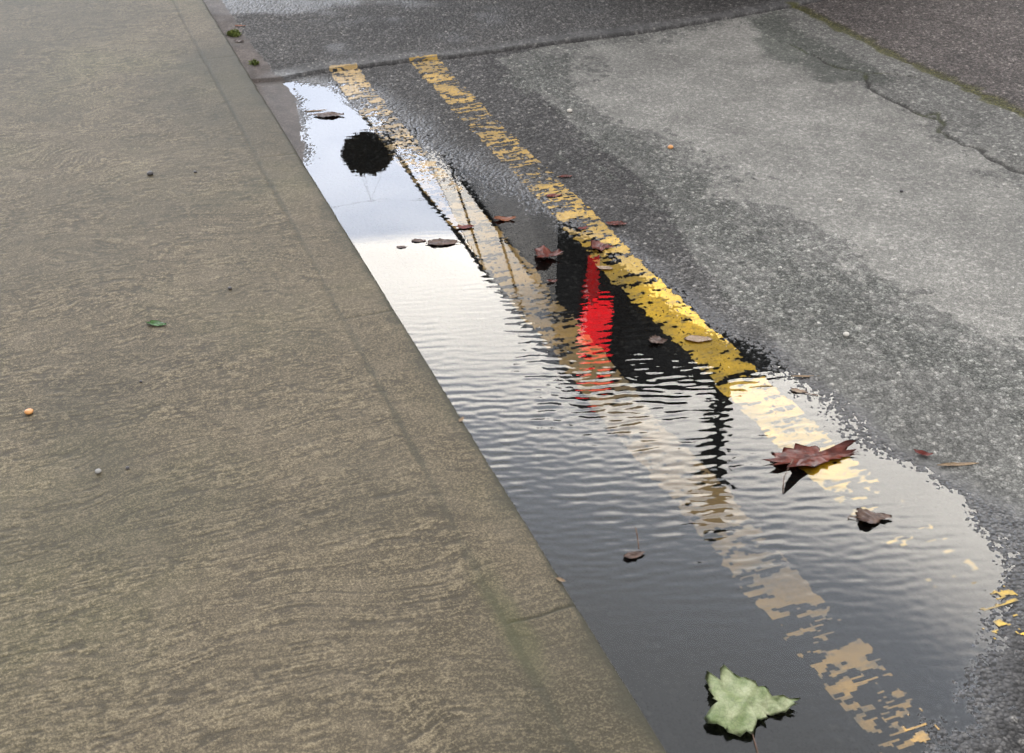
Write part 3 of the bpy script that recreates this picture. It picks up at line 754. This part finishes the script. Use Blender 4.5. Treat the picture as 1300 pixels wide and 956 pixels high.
BASK = Vector((2.82, 14.3, 4.2))
M_LEAFDK = simple('dark_basket_foliage', (0.010, 0.014, 0.006), (0.075, 0.045, 0.012), 5, 0.7)
M_WIRE = simple('steel_wire', (0.10, 0.10, 0.10), (0.12, 0.12, 0.12), 10, 0.5)
bk = empty('hanging_basket', BASK); tag(bk, 'dark round hanging basket mirrored as a round blot at the top of the puddle', 'hanging basket')
bm_obj('basket', lambda b: [bmesh.ops.create_icosphere(b, subdivisions=3, radius=0.22)], M_POST, bk, True)
def fol(b):
    rr = random.Random(3)
    for i in range(2600):
        d = Vector((rr.gauss(0, 1), rr.gauss(0, 1), rr.gauss(0, 1))).normalized()
        r = 0.285 * (0.86 + 0.20 * rr.random())
        r *= 1 + 0.10 * math.sin(d.x * 5 + 1) * math.sin(d.z * 6 + d.y * 4); c = d * r; c.z *= 0.80
        t = Vector((rr.gauss(0, 1), rr.gauss(0, 1), rr.gauss(0, 1))).normalized(); u = t.cross(d).normalized() * 0.018; w_ = (d + t * 0.5).normalized() * 0.034
        b.faces.new([b.verts.new(c + u), b.verts.new(c + w_), b.verts.new(c - u), b.verts.new(c - w_ * 0.6)])
bm_obj('foliage', fol, M_LEAFDK, bk)
def hang(b):
    for k in range(3):
        a = k * 2.094; cyl(b, (0.24 * math.cos(a), 0.24 * math.sin(a), 0.1), (0, 0, 0.62), 0.0010, n=6)
bm_obj('hanger', hang, M_WIRE, bk)
lp = empty('wire_post', (-1.3, 14.3, 0)); tag(lp, 'slim dark post on the near pavement holding the wire', 'post')
bm_obj('post', lambda b: cyl(b, (0, 0, 0.0), (0, 0, 5.14), 0.05, 0.04), M_POST, lp)
bm_obj('post_cap', lambda b: cyl(b, (0, 0, 5.14), (0, 0, 5.2), 0.055, 0.03), M_POST, lp)
def wirefn(b):
    pts = []
    for i in range(25):
        t = i / 24; x = -1.3 + t * (BX + 1.3); s = (x - BASK.x)
        z = (5.10 + (4.815 - 5.10) * ((x + 1.3) / (BASK.x + 1.3))) if x < BASK.x else 4.815 + (5.10 - 4.815) * (s / (BX - BASK.x))
        pts.append((x, 14.3, z))
    for a, c in zip(pts[:-1], pts[1:]): cyl(b, a, c, 0.0012, n=5)
wo = bm_obj('hanging_wire', wirefn, M_WIRE); tag(wo, 'thin steel wire strung across the street above the hanging basket', 'wire')

# ------------------------------------------------------------------ leaves, twigs, pebbles
def mat_leaf(name, c1, c2, rough=0.4, spec=0.5):
    m, nt, N, L, out = newmat(name)
    p = N.new('ShaderNodeBsdfPrincipled'); L.new(p.outputs[0], out.inputs[0])
    p.inputs['Roughness'].default_value = rough; p.inputs['Specular IOR Level'].default_value = spec
    tc = N.new('ShaderNodeTexCoord')
    n1 = N.new('ShaderNodeTexNoise'); n1.inputs['Scale'].default_value = 60; n1.inputs['Detail'].default_value = 5
    v = N.new('ShaderNodeTexVoronoi'); v.feature = 'DISTANCE_TO_EDGE'; v.inputs['Scale'].default_value = 170
    L.new(tc.outputs['Object'], n1.inputs['Vector']); L.new(tc.outputs['Object'], v.inputs['Vector'])
    cr = N.new('ShaderNodeValToRGB'); cr.color_ramp.elements[0].position = 0.33; cr.color_ramp.elements[1].position = 0.67
    cr.color_ramp.elements[0].color = (*c1, 1); cr.color_ramp.elements[1].color = (*c2, 1)
    L.new(n1.outputs['Fac'], cr.inputs[0])
    mr = N.new('ShaderNodeMapRange'); mr.inputs['From Max'].default_value = 0.08; mr.inputs['To Min'].default_value = 0.7; mr.inputs['To Max'].default_value = 1.0
    L.new(v.outputs['Distance'], mr.inputs['Value'])
    sc = N.new('ShaderNodeVectorMath'); sc.operation = 'SCALE'; L.new(cr.outputs[0], sc.inputs[0]); L.new(mr.outputs[0], sc.inputs['Scale'])
    L.new(sc.outputs[0], p.inputs['Base Color'])
    b = N.new('ShaderNodeBump'); b.inputs['Distance'].default_value = 0.0006; L.new(v.outputs['Distance'], b.inputs['Height']); L.new(b.outputs[0], p.inputs['Normal'])
    return m
ML = {
    'darkred': mat_leaf('dark_red_leaf', (0.075, 0.014, 0.009), (0.24, 0.050, 0.026), 0.28),
    'red': mat_leaf('red_leaf', (0.16, 0.020, 0.012), (0.28, 0.05, 0.03), 0.4),
    'orange': mat_leaf('orange_brown_leaf', (0.22, 0.060, 0.022), (0.36, 0.12, 0.04), 0.4),
    'brown': mat_leaf('brown_leaf', (0.07, 0.035, 0.024), (0.19, 0.11, 0.075), 0.35),
    'tan': mat_leaf('tan_leaf', (0.26, 0.17, 0.09), (0.42, 0.29, 0.16), 0.5),
    'pale': mat_leaf('pale_leaf', (0.36, 0.25, 0.17), (0.55, 0.42, 0.30), 0.5),
    'green': mat_leaf('green_leaf', (0.03, 0.10, 0.012), (0.07, 0.20, 0.025), 0.4),
    'palegreen': mat_leaf('pale_green_leaf', (0.20, 0.27, 0.09), (0.46, 0.49, 0.28), 0.4),
}
M_STEM = simple('leaf_stem', (0.10, 0.05, 0.03), (0.16, 0.09, 0.05), 40, 0.5)

def surf_z(x, y):
    if x < KE: return PAVE + float(pave_fields(np.array([x]), np.array([y]))[0][0])
    z = float(road_fields(np.array([x]), np.array([y]))[0][0])
    return max(z, 0.0)

def blade(L_, W_, lobes, nr, na, curl, fold, twist, seed, thick=0.00035, ragged=0.12):
    """leaf surface as a ring grid around its midrib; returns bmesh filler"""
    curl, fold, twist, ragged = curl * 0.45, fold * 0.5, twist * 0.5, ragged * 0.55
    def f(b):
        rr = random.Random(seed)
        ph = [rr.random() * 6.28 for _ in range(8)]
        def outline(a):
            c, s_ = math.cos(a), math.sin(a)
            x = L_ / 2 * c; y = W_ / 2 * s_ * abs(s_) ** 0.45 * (1.12 - 0.35 * c)
            k = 1.0
            if lobes:
                l = abs(math.cos(a * lobes / 2.0)); k = 0.66 + 0.42 * l ** 1.3
            for i in range(8): k *= 1 + ragged * 0.20 * math.sin((2 * i + 3) * a + ph[i])
            k *= 1 + 0.03 * math.sin(23 * a)
            return x * k, y * k
        def zed(x, y):
            z = curl * (x / (L_ / 2)) ** 2 * L_ + fold * abs(y) ** 1.0 + twist * x * y / (L_ * W_) * W_
            z += 0.035 * W_ * abs(math.sin(x / L_ * 19 + y / W_ * 5 + ph[3])) + 0.03 * W_ * math.sin(x / L_ * 31 + ph[2]) * math.sin(y / W_ * 13 + ph[4])
            z += 0.10 * W_ * math.sin(x / L_ * 7 + ph[0]) * math.sin(y / W_ * 6 + ph[1]) * (0.5 + abs(curl) * 4)
            return z
        c0 = b.verts.new((0, 0, zed(0, 0)))
        rings = []
        for j in range(1, nr + 1):
            t = j / nr
            rings.append([b.verts.new((t * ox, t * oy, zed(t * ox, t * oy))) for ox, oy in [outline(2 * math.pi * k / na) for k in range(na)]])
        for k in range(na): b.faces.new((c0, rings[0][k], rings[0][(k + 1) % na]))
        for j in range(nr - 1):
            for k in range(na): b.faces.new((rings[j][k], rings[j + 1][k], rings[j + 1][(k + 1) % na], rings[j][(k + 1) % na]))
        geom = bmesh.ops.solidify(b, geom=b.faces[:], thickness=thick)
        zmin = min(v.co.z for v in b.verts)
        for v in b.verts: v.co.z -= zmin
    return f
def stem(b, pts, r):
    for a, c in zip(pts[:-1], pts[1:]): cyl(b, a, c, r, r * 0.85, 6)

def leaf(px, py, wpx, hpx, col, label, lobes=0, curl=0.05, fold=0.1, twist=0.1, seed=1, ang=None, ragged=0.12, zofs=0.0006, stm=None, onpave=False, aspect=None):
    """place a fallen leaf: wpx/hpx its extent as seen, turned into real length and width on the ground"""
    z0 = PAVE if onpave else 0.0
    x, y = at(px, py, z0)
    l = at(px - wpx / 2, py, z0); r = at(px + wpx / 2, py, z0); Lr = math.hypot(l[0] - r[0], l[1] - r[1])
    t = at(px, py - hpx / 2, z0); bt = at(px, py + hpx / 2, z0); Wr = min(math.hypot(t[0] - bt[0], t[1] - bt[1]), Lr * (0.8 if lobes else 0.40))
    if aspect: Wr = Lr * aspect
    o = empty('fallen_leaf', (x, y, surf_z(x, y) + zofs), -YAW if ang is None else -YAW + R(ang))
    tag(o, label, 'leaf', 'fallen leaves')
    bm_obj('blade', blade(Lr, Wr, lobes, 7, 48, curl, fold, twist, seed, ragged=ragged), ML[col], o, True)
    if lobes >= 3 and wpx > 90:
        def veins(b):
            for k in range(5):
                a_ = math.pi * (0.5 + (k - 2) * 0.30)
                ex, ey = 0.34 * Lr * math.cos(a_), 0.34 * Wr * math.sin(a_)
                zz = 0.0012 + Lr * 0.004
                stem(b, [(0, -Wr * 0.30, zz), (ex * 0.5, (ey - Wr * 0.3) * 0.5, zz + 0.0004), (ex, ey, zz)], 0.00045)
        if col == 'palegreen': bm_obj('veins', veins, ML['pale'], o, True)
    if stm:
        pts = [(Lr * a, Lr * b_, 0.0006 + Lr * c) for a, b_, c in stm]
        bm_obj('stem', lambda b: stem(b, pts, 0.0009), M_STEM, o, True)
    return o

leaf(1030, 583, 132, 34, 'darkred', 'large dark red curled leaf floating near the right puddle edge', 3, 0.05, 0.55, 0.9, 6, 14, 0.9, aspect=0.33, stm=[(-0.25, -0.1, 0.10), (-0.42, -0.28, 0.04), (-0.5, -0.45, 0.0)])
leaf(1107, 659, 50, 16, 'brown', 'small brown leaf with forked stem in the shallows below the dark red leaf', 3, 0.10, 0.25, 0.3, 5, 4, 0.3, stm=[(-0.3, 0, 0.03), (-0.55, 0.10, 0.03), (-0.62, 0.02, 0.0)])
leaf(805, 706, 30, 26, 'brown', 'brown leaf with upright dark stem afloat in the open water', 0, 0.12, 0.25, 0.5, 8, 20, 0.3, stm=[(0.3, 0.2, 0.1), (0.42, 0.55, 0.32), (0.50, 1.0, 0.62)])
leaf(946, 897, 116, 62, 'palegreen', 'pale green lobed leaf floating at the bottom of the puddle', 3, 0.005, 0.02, 0.03, 9, 0, 0.45, aspect=0.8, stm=[(0, -0.2, 0.01), (0.03, -0.8, 0.0)])
leaf(1216, 592, 56, 7, 'tan', 'straight pale straw coloured leaf strip lying on the dry road', 0, 0.03, 0.3, 0.1, 12, 5, 0.1, aspect=0.11)
leaf(1171, 579, 24, 11, 'red', 'tiny curled reddish leaf beside the pale strip on the dry road', 0, 0.35, 0.8, 0.6, 13, -25, 0.2, aspect=0.35)
leaf(418, 147, 40, 9, 'brown', 'long flat brown leaf floating at the far end of the puddle', 0, 0.02, 0.1, 0.1, 14, 0, 0.25, stm=[(-0.4, 0, 0.01), (-0.6, 0.1, 0.0)])
leaf(401, 141, 30, 4, 'tan', 'thin tan sliver floating just behind the long brown leaf', 0, 0.02, 0.1, 0.1, 15, 12, 0.25, aspect=0.14)
leaf(562, 309, 42, 11, 'brown', 'olive brown flat leaf at the corner of the bright reflection', 0, 0.02, 0.12, 0.1, 16, 4, 0.25)
leaf(532, 306, 20, 5, 'brown', 'small dark leaf scrap floating left of the olive brown leaf', 0, 0.02, 0.05, 0.1, 17, 0, 0.2)
leaf(510, 314, 14, 3, 'brown', 'tiniest dark scrap, farthest left beside the olive brown leaf', 0, 0.02, 0.05, 0.1, 18, 0, 0.2)
leaf(641, 279, 30, 15, 'orange', 'orange brown cupped leaf floating on the grey reflection', 0, 0.22, 0.35, 0.2, 19, 5, 0.3)
leaf(591, 289, 24, 11, 'red', 'small reddish leaf half sunk on the submerged yellow line', 0, 0.12, 0.25, 0.2, 20, 5, 0.3)
leaf(694, 327, 38, 13, 'darkred', 'wet red brown curled leaf in the dark car reflection', 3, 0.15, 0.5, 0.6, 21, 3, 0.4, stm=[(0.3, 0, 0.05), (0.55, 0.12, 0.06)])
leaf(701, 358, 15, 9, 'darkred', 'tiny wet dark red leaf just below the wet curled leaf', 0, 0.3, 0.5, 0.3, 22, 5, 0.3)
leaf(834, 434, 24, 12, 'brown', 'small crumpled glistening leaf between red lamp reflection and bright yellow line', 3, 0.2, 0.4, 0.8, 23, -20, 0.4)
leaf(887, 431, 36, 7, 'pale', 'pale oval leaf lying on the bright yellow line', 0, 0.01, 0.04, 0.05, 24, -3, 0.1)
leaf(703, 250, 22, 8, 'red', 'red leaf lying along the upper part of the bright yellow line', 0, 0.08, 0.3, 0.2, 25, 12, 0.2)
leaf(718, 226, 18, 4, 'darkred', 'thin dark red leaf on asphalt above the red leaf', 0, 0.05, 0.3, 0.1, 26, 8, 0.2)
leaf(740, 291, 16, 8, 'red', 'small red leaf scrap at the left edge of the yellow line', 0, 0.2, 0.4, 0.2, 27, 30, 0.3)
leaf(762, 315, 30, 12, 'darkred', 'dark red crinkled leaf in the middle of the yellow line', 3, 0.15, 0.4, 0.4, 28, -5, 0.4)
leaf(768, 341, 22, 13, 'pale', 'pale pinkish leaf at the yellow line beside the red reflection', 0, 0.12, 0.25, 0.2, 29, -15, 0.3)
leaf(782, 287, 28, 7, 'darkred', 'dark maroon leaf on asphalt right of the yellow line', 0, 0.1, 0.3, 0.2, 30, -5, 0.3)
leaf(1022, 479, 38, 4, 'tan', 'thin tan stalk-like leaf lying at the right water edge', 0, 0.02, 0.2, 0.1, 31, 1, 0.1, aspect=0.10)
leaf(1014, 497, 20, 11, 'pale', 'small peach leaf with tan stem at the right water edge', 0, 0.1, 0.2, 0.1, 32, -10, 0.3, stm=[(0.2, -0.1, 0.02), (0.8, -0.3, 0.01), (1.2, -0.35, 0.0)])
leaf(586, 533, 13, 22, 'tan', 'tan leaf caught against the kerb edge halfway along the water', 0, 0.10, 0.2, 0.2, 33, 70, 0.25, onpave=True)
leaf(712, 737, 14, 12, 'tan', 'small orange tan leaf on the kerb edge nearer the camera', 0, 0.15, 0.3, 0.3, 34, -30, 0.3, onpave=True)
leaf(199, 412, 28, 9, 'green', 'fresh green leaf lying on the pavement', 0, 0.10, 0.4, 0.4, 35, -12, 0.3, onpave=True)

def lump(name, px, py, wpx, mat, label, cat, onpave, seed, flat=0.7):
    z0 = PAVE if onpave else 0.0
    x, y = at(px, py, z0); l = at(px - wpx / 2, py, z0); r = at(px + wpx / 2, py, z0)
    Lr = math.hypot(l[0] - r[0], l[1] - r[1])
    def f(b):
        rr = random.Random(seed)
        bmesh.ops.create_icosphere(b, subdivisions=3, radius=Lr / 2)
        dirs = [Vector((rr.gauss(0, 1), rr.gauss(0, 1), rr.gauss(0, 1))).normalized() for _ in range(7)]
        amp = [rr.uniform(-0.16, 0.16) for _ in dirs]
        for v in b.verts:
            n = v.co.normalized()
            k = 1 + sum(a * max(0, n.dot(d)) ** 3 for a, d in zip(amp, dirs))
            v.co *= k; v.co.z *= flat
    o = bm_obj(name, f, mat, None, True); o.location = (x, y, surf_z(x, y) + Lr / 2 * flat * 0.75)
    tag(o, label, cat)
    return o
M_PEB = simple('dark_pebble', (0.025, 0.022, 0.024), (0.05, 0.045, 0.045), 90, 0.5)
M_PEBG = simple('grey_pebble', (0.16, 0.15, 0.14), (0.26, 0.25, 0.23), 90, 0.6)
M_PEBW = simple('pale_pebble', (0.34, 0.31, 0.27), (0.48, 0.45, 0.40), 90, 0.6)
M_PEL = simple('orange_berry', (0.42, 0.18, 0.05), (0.55, 0.26, 0.08), 60, 0.45)
lump('berry', 37, 525, 11, M_PEL, 'small orange berry at the left of the pavement', 'berry', True, 1, 0.6)
lump('pebble', 191, 222, 8, M_PEB, 'largest dark pebble in the upper middle of the pavement', 'pebble', True, 2)
lump('pebble', 248, 219, 4, M_PEB, 'small dark pebble just right of the largest dark pebble', 'pebble', True, 3)
lump('pebble', 292, 367, 5, M_PEB, 'small dark pebble above and right of the green leaf', 'pebble', True, 4)
lump('pebble', 125, 600, 8, M_PEBG, 'grey pebble on the pavement below the green leaf', 'pebble', True, 5)
lump('pebble', 162, 595, 5, M_PEB, 'tiny dark pebble right of the grey pebble', 'pebble', True, 6)
lump('pebble', 179, 485, 4, M_PEB, 'tiny dark pebble below the green leaf', 'pebble', True, 7)
lump('pebble', 1073, 431, 8, M_PEBW, 'round white pebble on the grey asphalt right of the puddle', 'pebble', False, 8)
lump('pebble', 723, 145, 7, M_PEBW, 'pale pebble at the left edge of the grey patch', 'pebble', False, 9)
lump('pebble', 1065, 262, 6, M_PEBW, 'pale pebble near the middle of the light asphalt', 'pebble', False, 10)
lump('pebble', 1143, 251, 5, M_PEB, 'small black pebble on the light asphalt', 'pebble', False, 11)
lump('pebble', 851, 191, 7, M_PEL, 'orange brown crumb on the grey patch above the yellow line', 'pebble', False, 12)

# weeds in the gutter
M_MOSS = simple('gutter_moss', (0.05, 0.075, 0.010), (0.11, 0.13, 0.02), 120, 0.8)
def tuft(px, py, rad, n, label, seed, hgt=0.012):
    x, y = at(px, py, 0.0)
    def f(b):
        rr = random.Random(seed)
        for i in range(n):
            a, r = rr.random() * 6.28, rad * math.sqrt(rr.random())
            bx, by = r * math.cos(a) * 1.0, r * math.sin(a) * 1.6
            h = hgt * (0.5 + rr.random()) * (1 - 0.6 * r / rad)
            t = rr.random() * 6.28; w = 0.0022 + 0.002 * rr.random()
            dx, dy = w * math.cos(t), w * math.sin(t)
            lx, ly = rr.gauss(0, 0.006), rr.gauss(0, 0.006)
            b.faces.new([b.verts.new((bx - dx, by - dy, 0)), b.verts.new((bx + dx, by + dy, 0)), b.verts.new((bx + dx * 0.6 + lx, by + dy * 0.6 + ly, h)), b.verts.new((bx - dx * 0.4 + lx, by - dy * 0.4 + ly, h * 0.9))])
    o = bm_obj('moss_tuft', f, M_MOSS); o.location = (x, y, surf_z(x, y) - 0.001)
    tag(o, label, 'moss'); return o
tuft(298, 53, 0.020, 260, 'bright green moss tuft in the gutter beside the far kerb', 1, 0.016)
tuft(324, 88, 0.012, 90, 'small weed sprig in the gutter nearer the puddle', 2, 0.014)
leaf(305, 62, 14, 8, 'brown', 'brown leaf scrap tucked in the gutter below the moss tuft', 0, 0.2, 0.4, 0.2, 41, 0, 0.3)
leaf(306, 43, 14, 7, 'orange', 'orange leaf scrap in the gutter behind the moss tuft', 0, 0.1, 0.4, 0.2, 42, 0, 0.3)
leaf(402, 6, 26, 3, 'tan', 'pale straw strip on the wet asphalt at the top', 0, 0.02, 0.2, 0.1, 43, 2, 0.1, aspect=0.12)

# ------------------------------------------------------------------ sky and light
world = bpy.data.worlds.new("World"); scene.world = world; world.use_nodes = True
nt = world.node_tree; N, L = nt.nodes, nt.links
for n in list(N): N.remove(n)
out = N.new('ShaderNodeOutputWorld'); bg = N.new('ShaderNodeBackground'); bg.inputs['Strength'].default_value = 0.12
L.new(bg.outputs[0], out.inputs[0])
sky = N.new('ShaderNodeTexSky'); sky.sky_type = 'NISHITA'; sky.sun_disc = False
SUN_EL, SUN_AZ = R(38), R(200)     # high behind the camera, behind cloud
sky.sun_elevation = SUN_EL; sky.sun_rotation = SUN_AZ; sky.air_density = 1.2; sky.dust_density = 2.0
tc = N.new('ShaderNodeTexCoord')
def M(op, a, b=None, c=None, clamp=False):
    m = N.new('ShaderNodeMath'); m.operation = op; m.use_clamp = clamp
    for i, v in enumerate((a, b, c)):
        if v is None: continue
        if isinstance(v, (int, float)): m.inputs[i].default_value = v
        else: L.new(v, m.inputs[i])
    return m.outputs[0]
def MR(v, a, b, c, d, smooth=True):
    r = N.new('ShaderNodeMapRange'); r.interpolation_type = 'SMOOTHSTEP' if smooth else 'LINEAR'
    r.inputs['From Min'].default_value = a; r.inputs['From Max'].default_value = b
    r.inputs['To Min'].default_value = c; r.inputs['To Max'].default_value = d; L.new(v, r.inputs['Value']); return r.outputs[0]
def MIX(f, a, b):
    x = N.new('ShaderNodeMix'); x.data_type = 'RGBA'
    if isinstance(f, float): x.inputs[0].default_value = f
    else: L.new(f, x.inputs[0])
    for k, v in ((6, a), (7, b)):
        if isinstance(v, tuple): x.inputs[k].default_value = (*v, 1)
        else: L.new(v, x.inputs[k])
    return x.outputs[2]
sep = N.new('ShaderNodeSeparateXYZ'); L.new(tc.outputs['Generated'], sep.inputs[0])
el = M('MULTIPLY', M('ARCSINE', sep.outputs[2]), 57.2958)
az = M('MULTIPLY', M('ARCTAN2', sep.outputs[0], sep.outputs[1]), 57.2958)   # degrees from +Y towards +X
def noise(scale, detail, stretch=(1, 1, 2.2)):
    mp = N.new('ShaderNodeMapping'); mp.inputs['Scale'].default_value = stretch; L.new(tc.outputs['Generated'], mp.inputs[0])
    n = N.new('ShaderNodeTexNoise'); n.inputs['Scale'].default_value = scale; n.inputs['Detail'].default_value = detail; L.new(mp.outputs[0], n.inputs['Vector'])
    return n.outputs['Fac']
n1, n2 = noise(3.0, 6), noise(9.0, 5)
# broken overcast: grey deck, a paler blue-grey gap low down, a bright cloud bank above it
deck = MIX(MR(n1, 0.35, 0.65, 0, 1), (9.0, 9.3, 9.8), (13.5, 13.6, 13.9))
elw = M('ADD', el, M('MULTIPLY', M('SUBTRACT', n2, 0.5), 3.0))
gap = MIX(MR(el, 14, 22, 0, 1), (31, 34, 41), MIX(MR(n2, 0.3, 0.7, 0, 1), (46, 50, 60), (62, 65, 73)))
bank = MIX(MR(n2, 0.3, 0.7, 0, 1), (102, 97, 91), (122, 116, 108))
eld = M('SUBTRACT', elw, M('MULTIPLY', M('MAXIMUM', M('SUBTRACT', az, 22.0), -6.0), 0.26))
mid = MR(eld, 29.5, 35.5, 0, 1)
top = MR(eld, 33, 42, 0, 1)
front = M('MULTIPLY', MR(M('ABSOLUTE', M('SUBTRACT', az, 12.0)), 38, 62, 1, 0), MR(el, -2, 6, 0.55, 1))
c = MIX(MR(M('ADD', el, M('MULTIPLY', M('SUBTRACT', n1, 0.5), 1.2)), 23.6, 24.4, 0, 1), gap, bank)
c = MIX(mid, c, (39, 41.5, 46))
c = MIX(top, c, (32, 32.8, 34))
c = MIX(front, deck, c)
full = MIX(0.12, c, sky.outputs[0])
L.new(full, bg.inputs['Color'])

ld = bpy.data.lights.new('sun', 'SUN'); ld.energy = 0.8; ld.angle = R(35); ld.color = (1, 0.97, 0.93)
lo = bpy.data.objects.new('sun', ld); COL.objects.link(lo)
d = Vector((math.sin(SUN_AZ) * math.cos(SUN_EL), math.cos(SUN_AZ) * math.cos(SUN_EL), math.sin(SUN_EL)))
lo.rotation_euler = d.to_track_quat('Z', 'Y').to_euler(); lo.location = d * 30

# ------------------------------------------------------------------ camera
cam = bpy.data.cameras.new('camera'); co_ = bpy.data.objects.new('camera', cam); COL.objects.link(co_)
cam.sensor_width = 36; cam.lens = F_PX / 1300 * 36; cam.clip_end = 800; cam.clip_start = 0.05
co_.location = (-KX, 0, H); co_.rotation_euler = (math.pi / 2 - PHI, 0, -YAW)
cam.dof.use_dof = True; cam.dof.focus_distance = 2.45; cam.dof.aperture_fstop = 13.0
scene.camera = co_
scene.render.resolution_x, scene.render.resolution_y = 1024, 753
scene.view_settings.view_transform = 'Standard'; scene.view_settings.look = 'None'; scene.view_settings.gamma = 1
scene.view_settings.exposure = 0.0; scene.view_settings.use_curve_mapping = False
scene.cycles.max_bounces = 6; scene.cycles.transparent_max_bounces = 8; scene.cycles.use_denoising = True
scene.cycles.sample_clamp_indirect = 8
scene.render.film_transparent = False
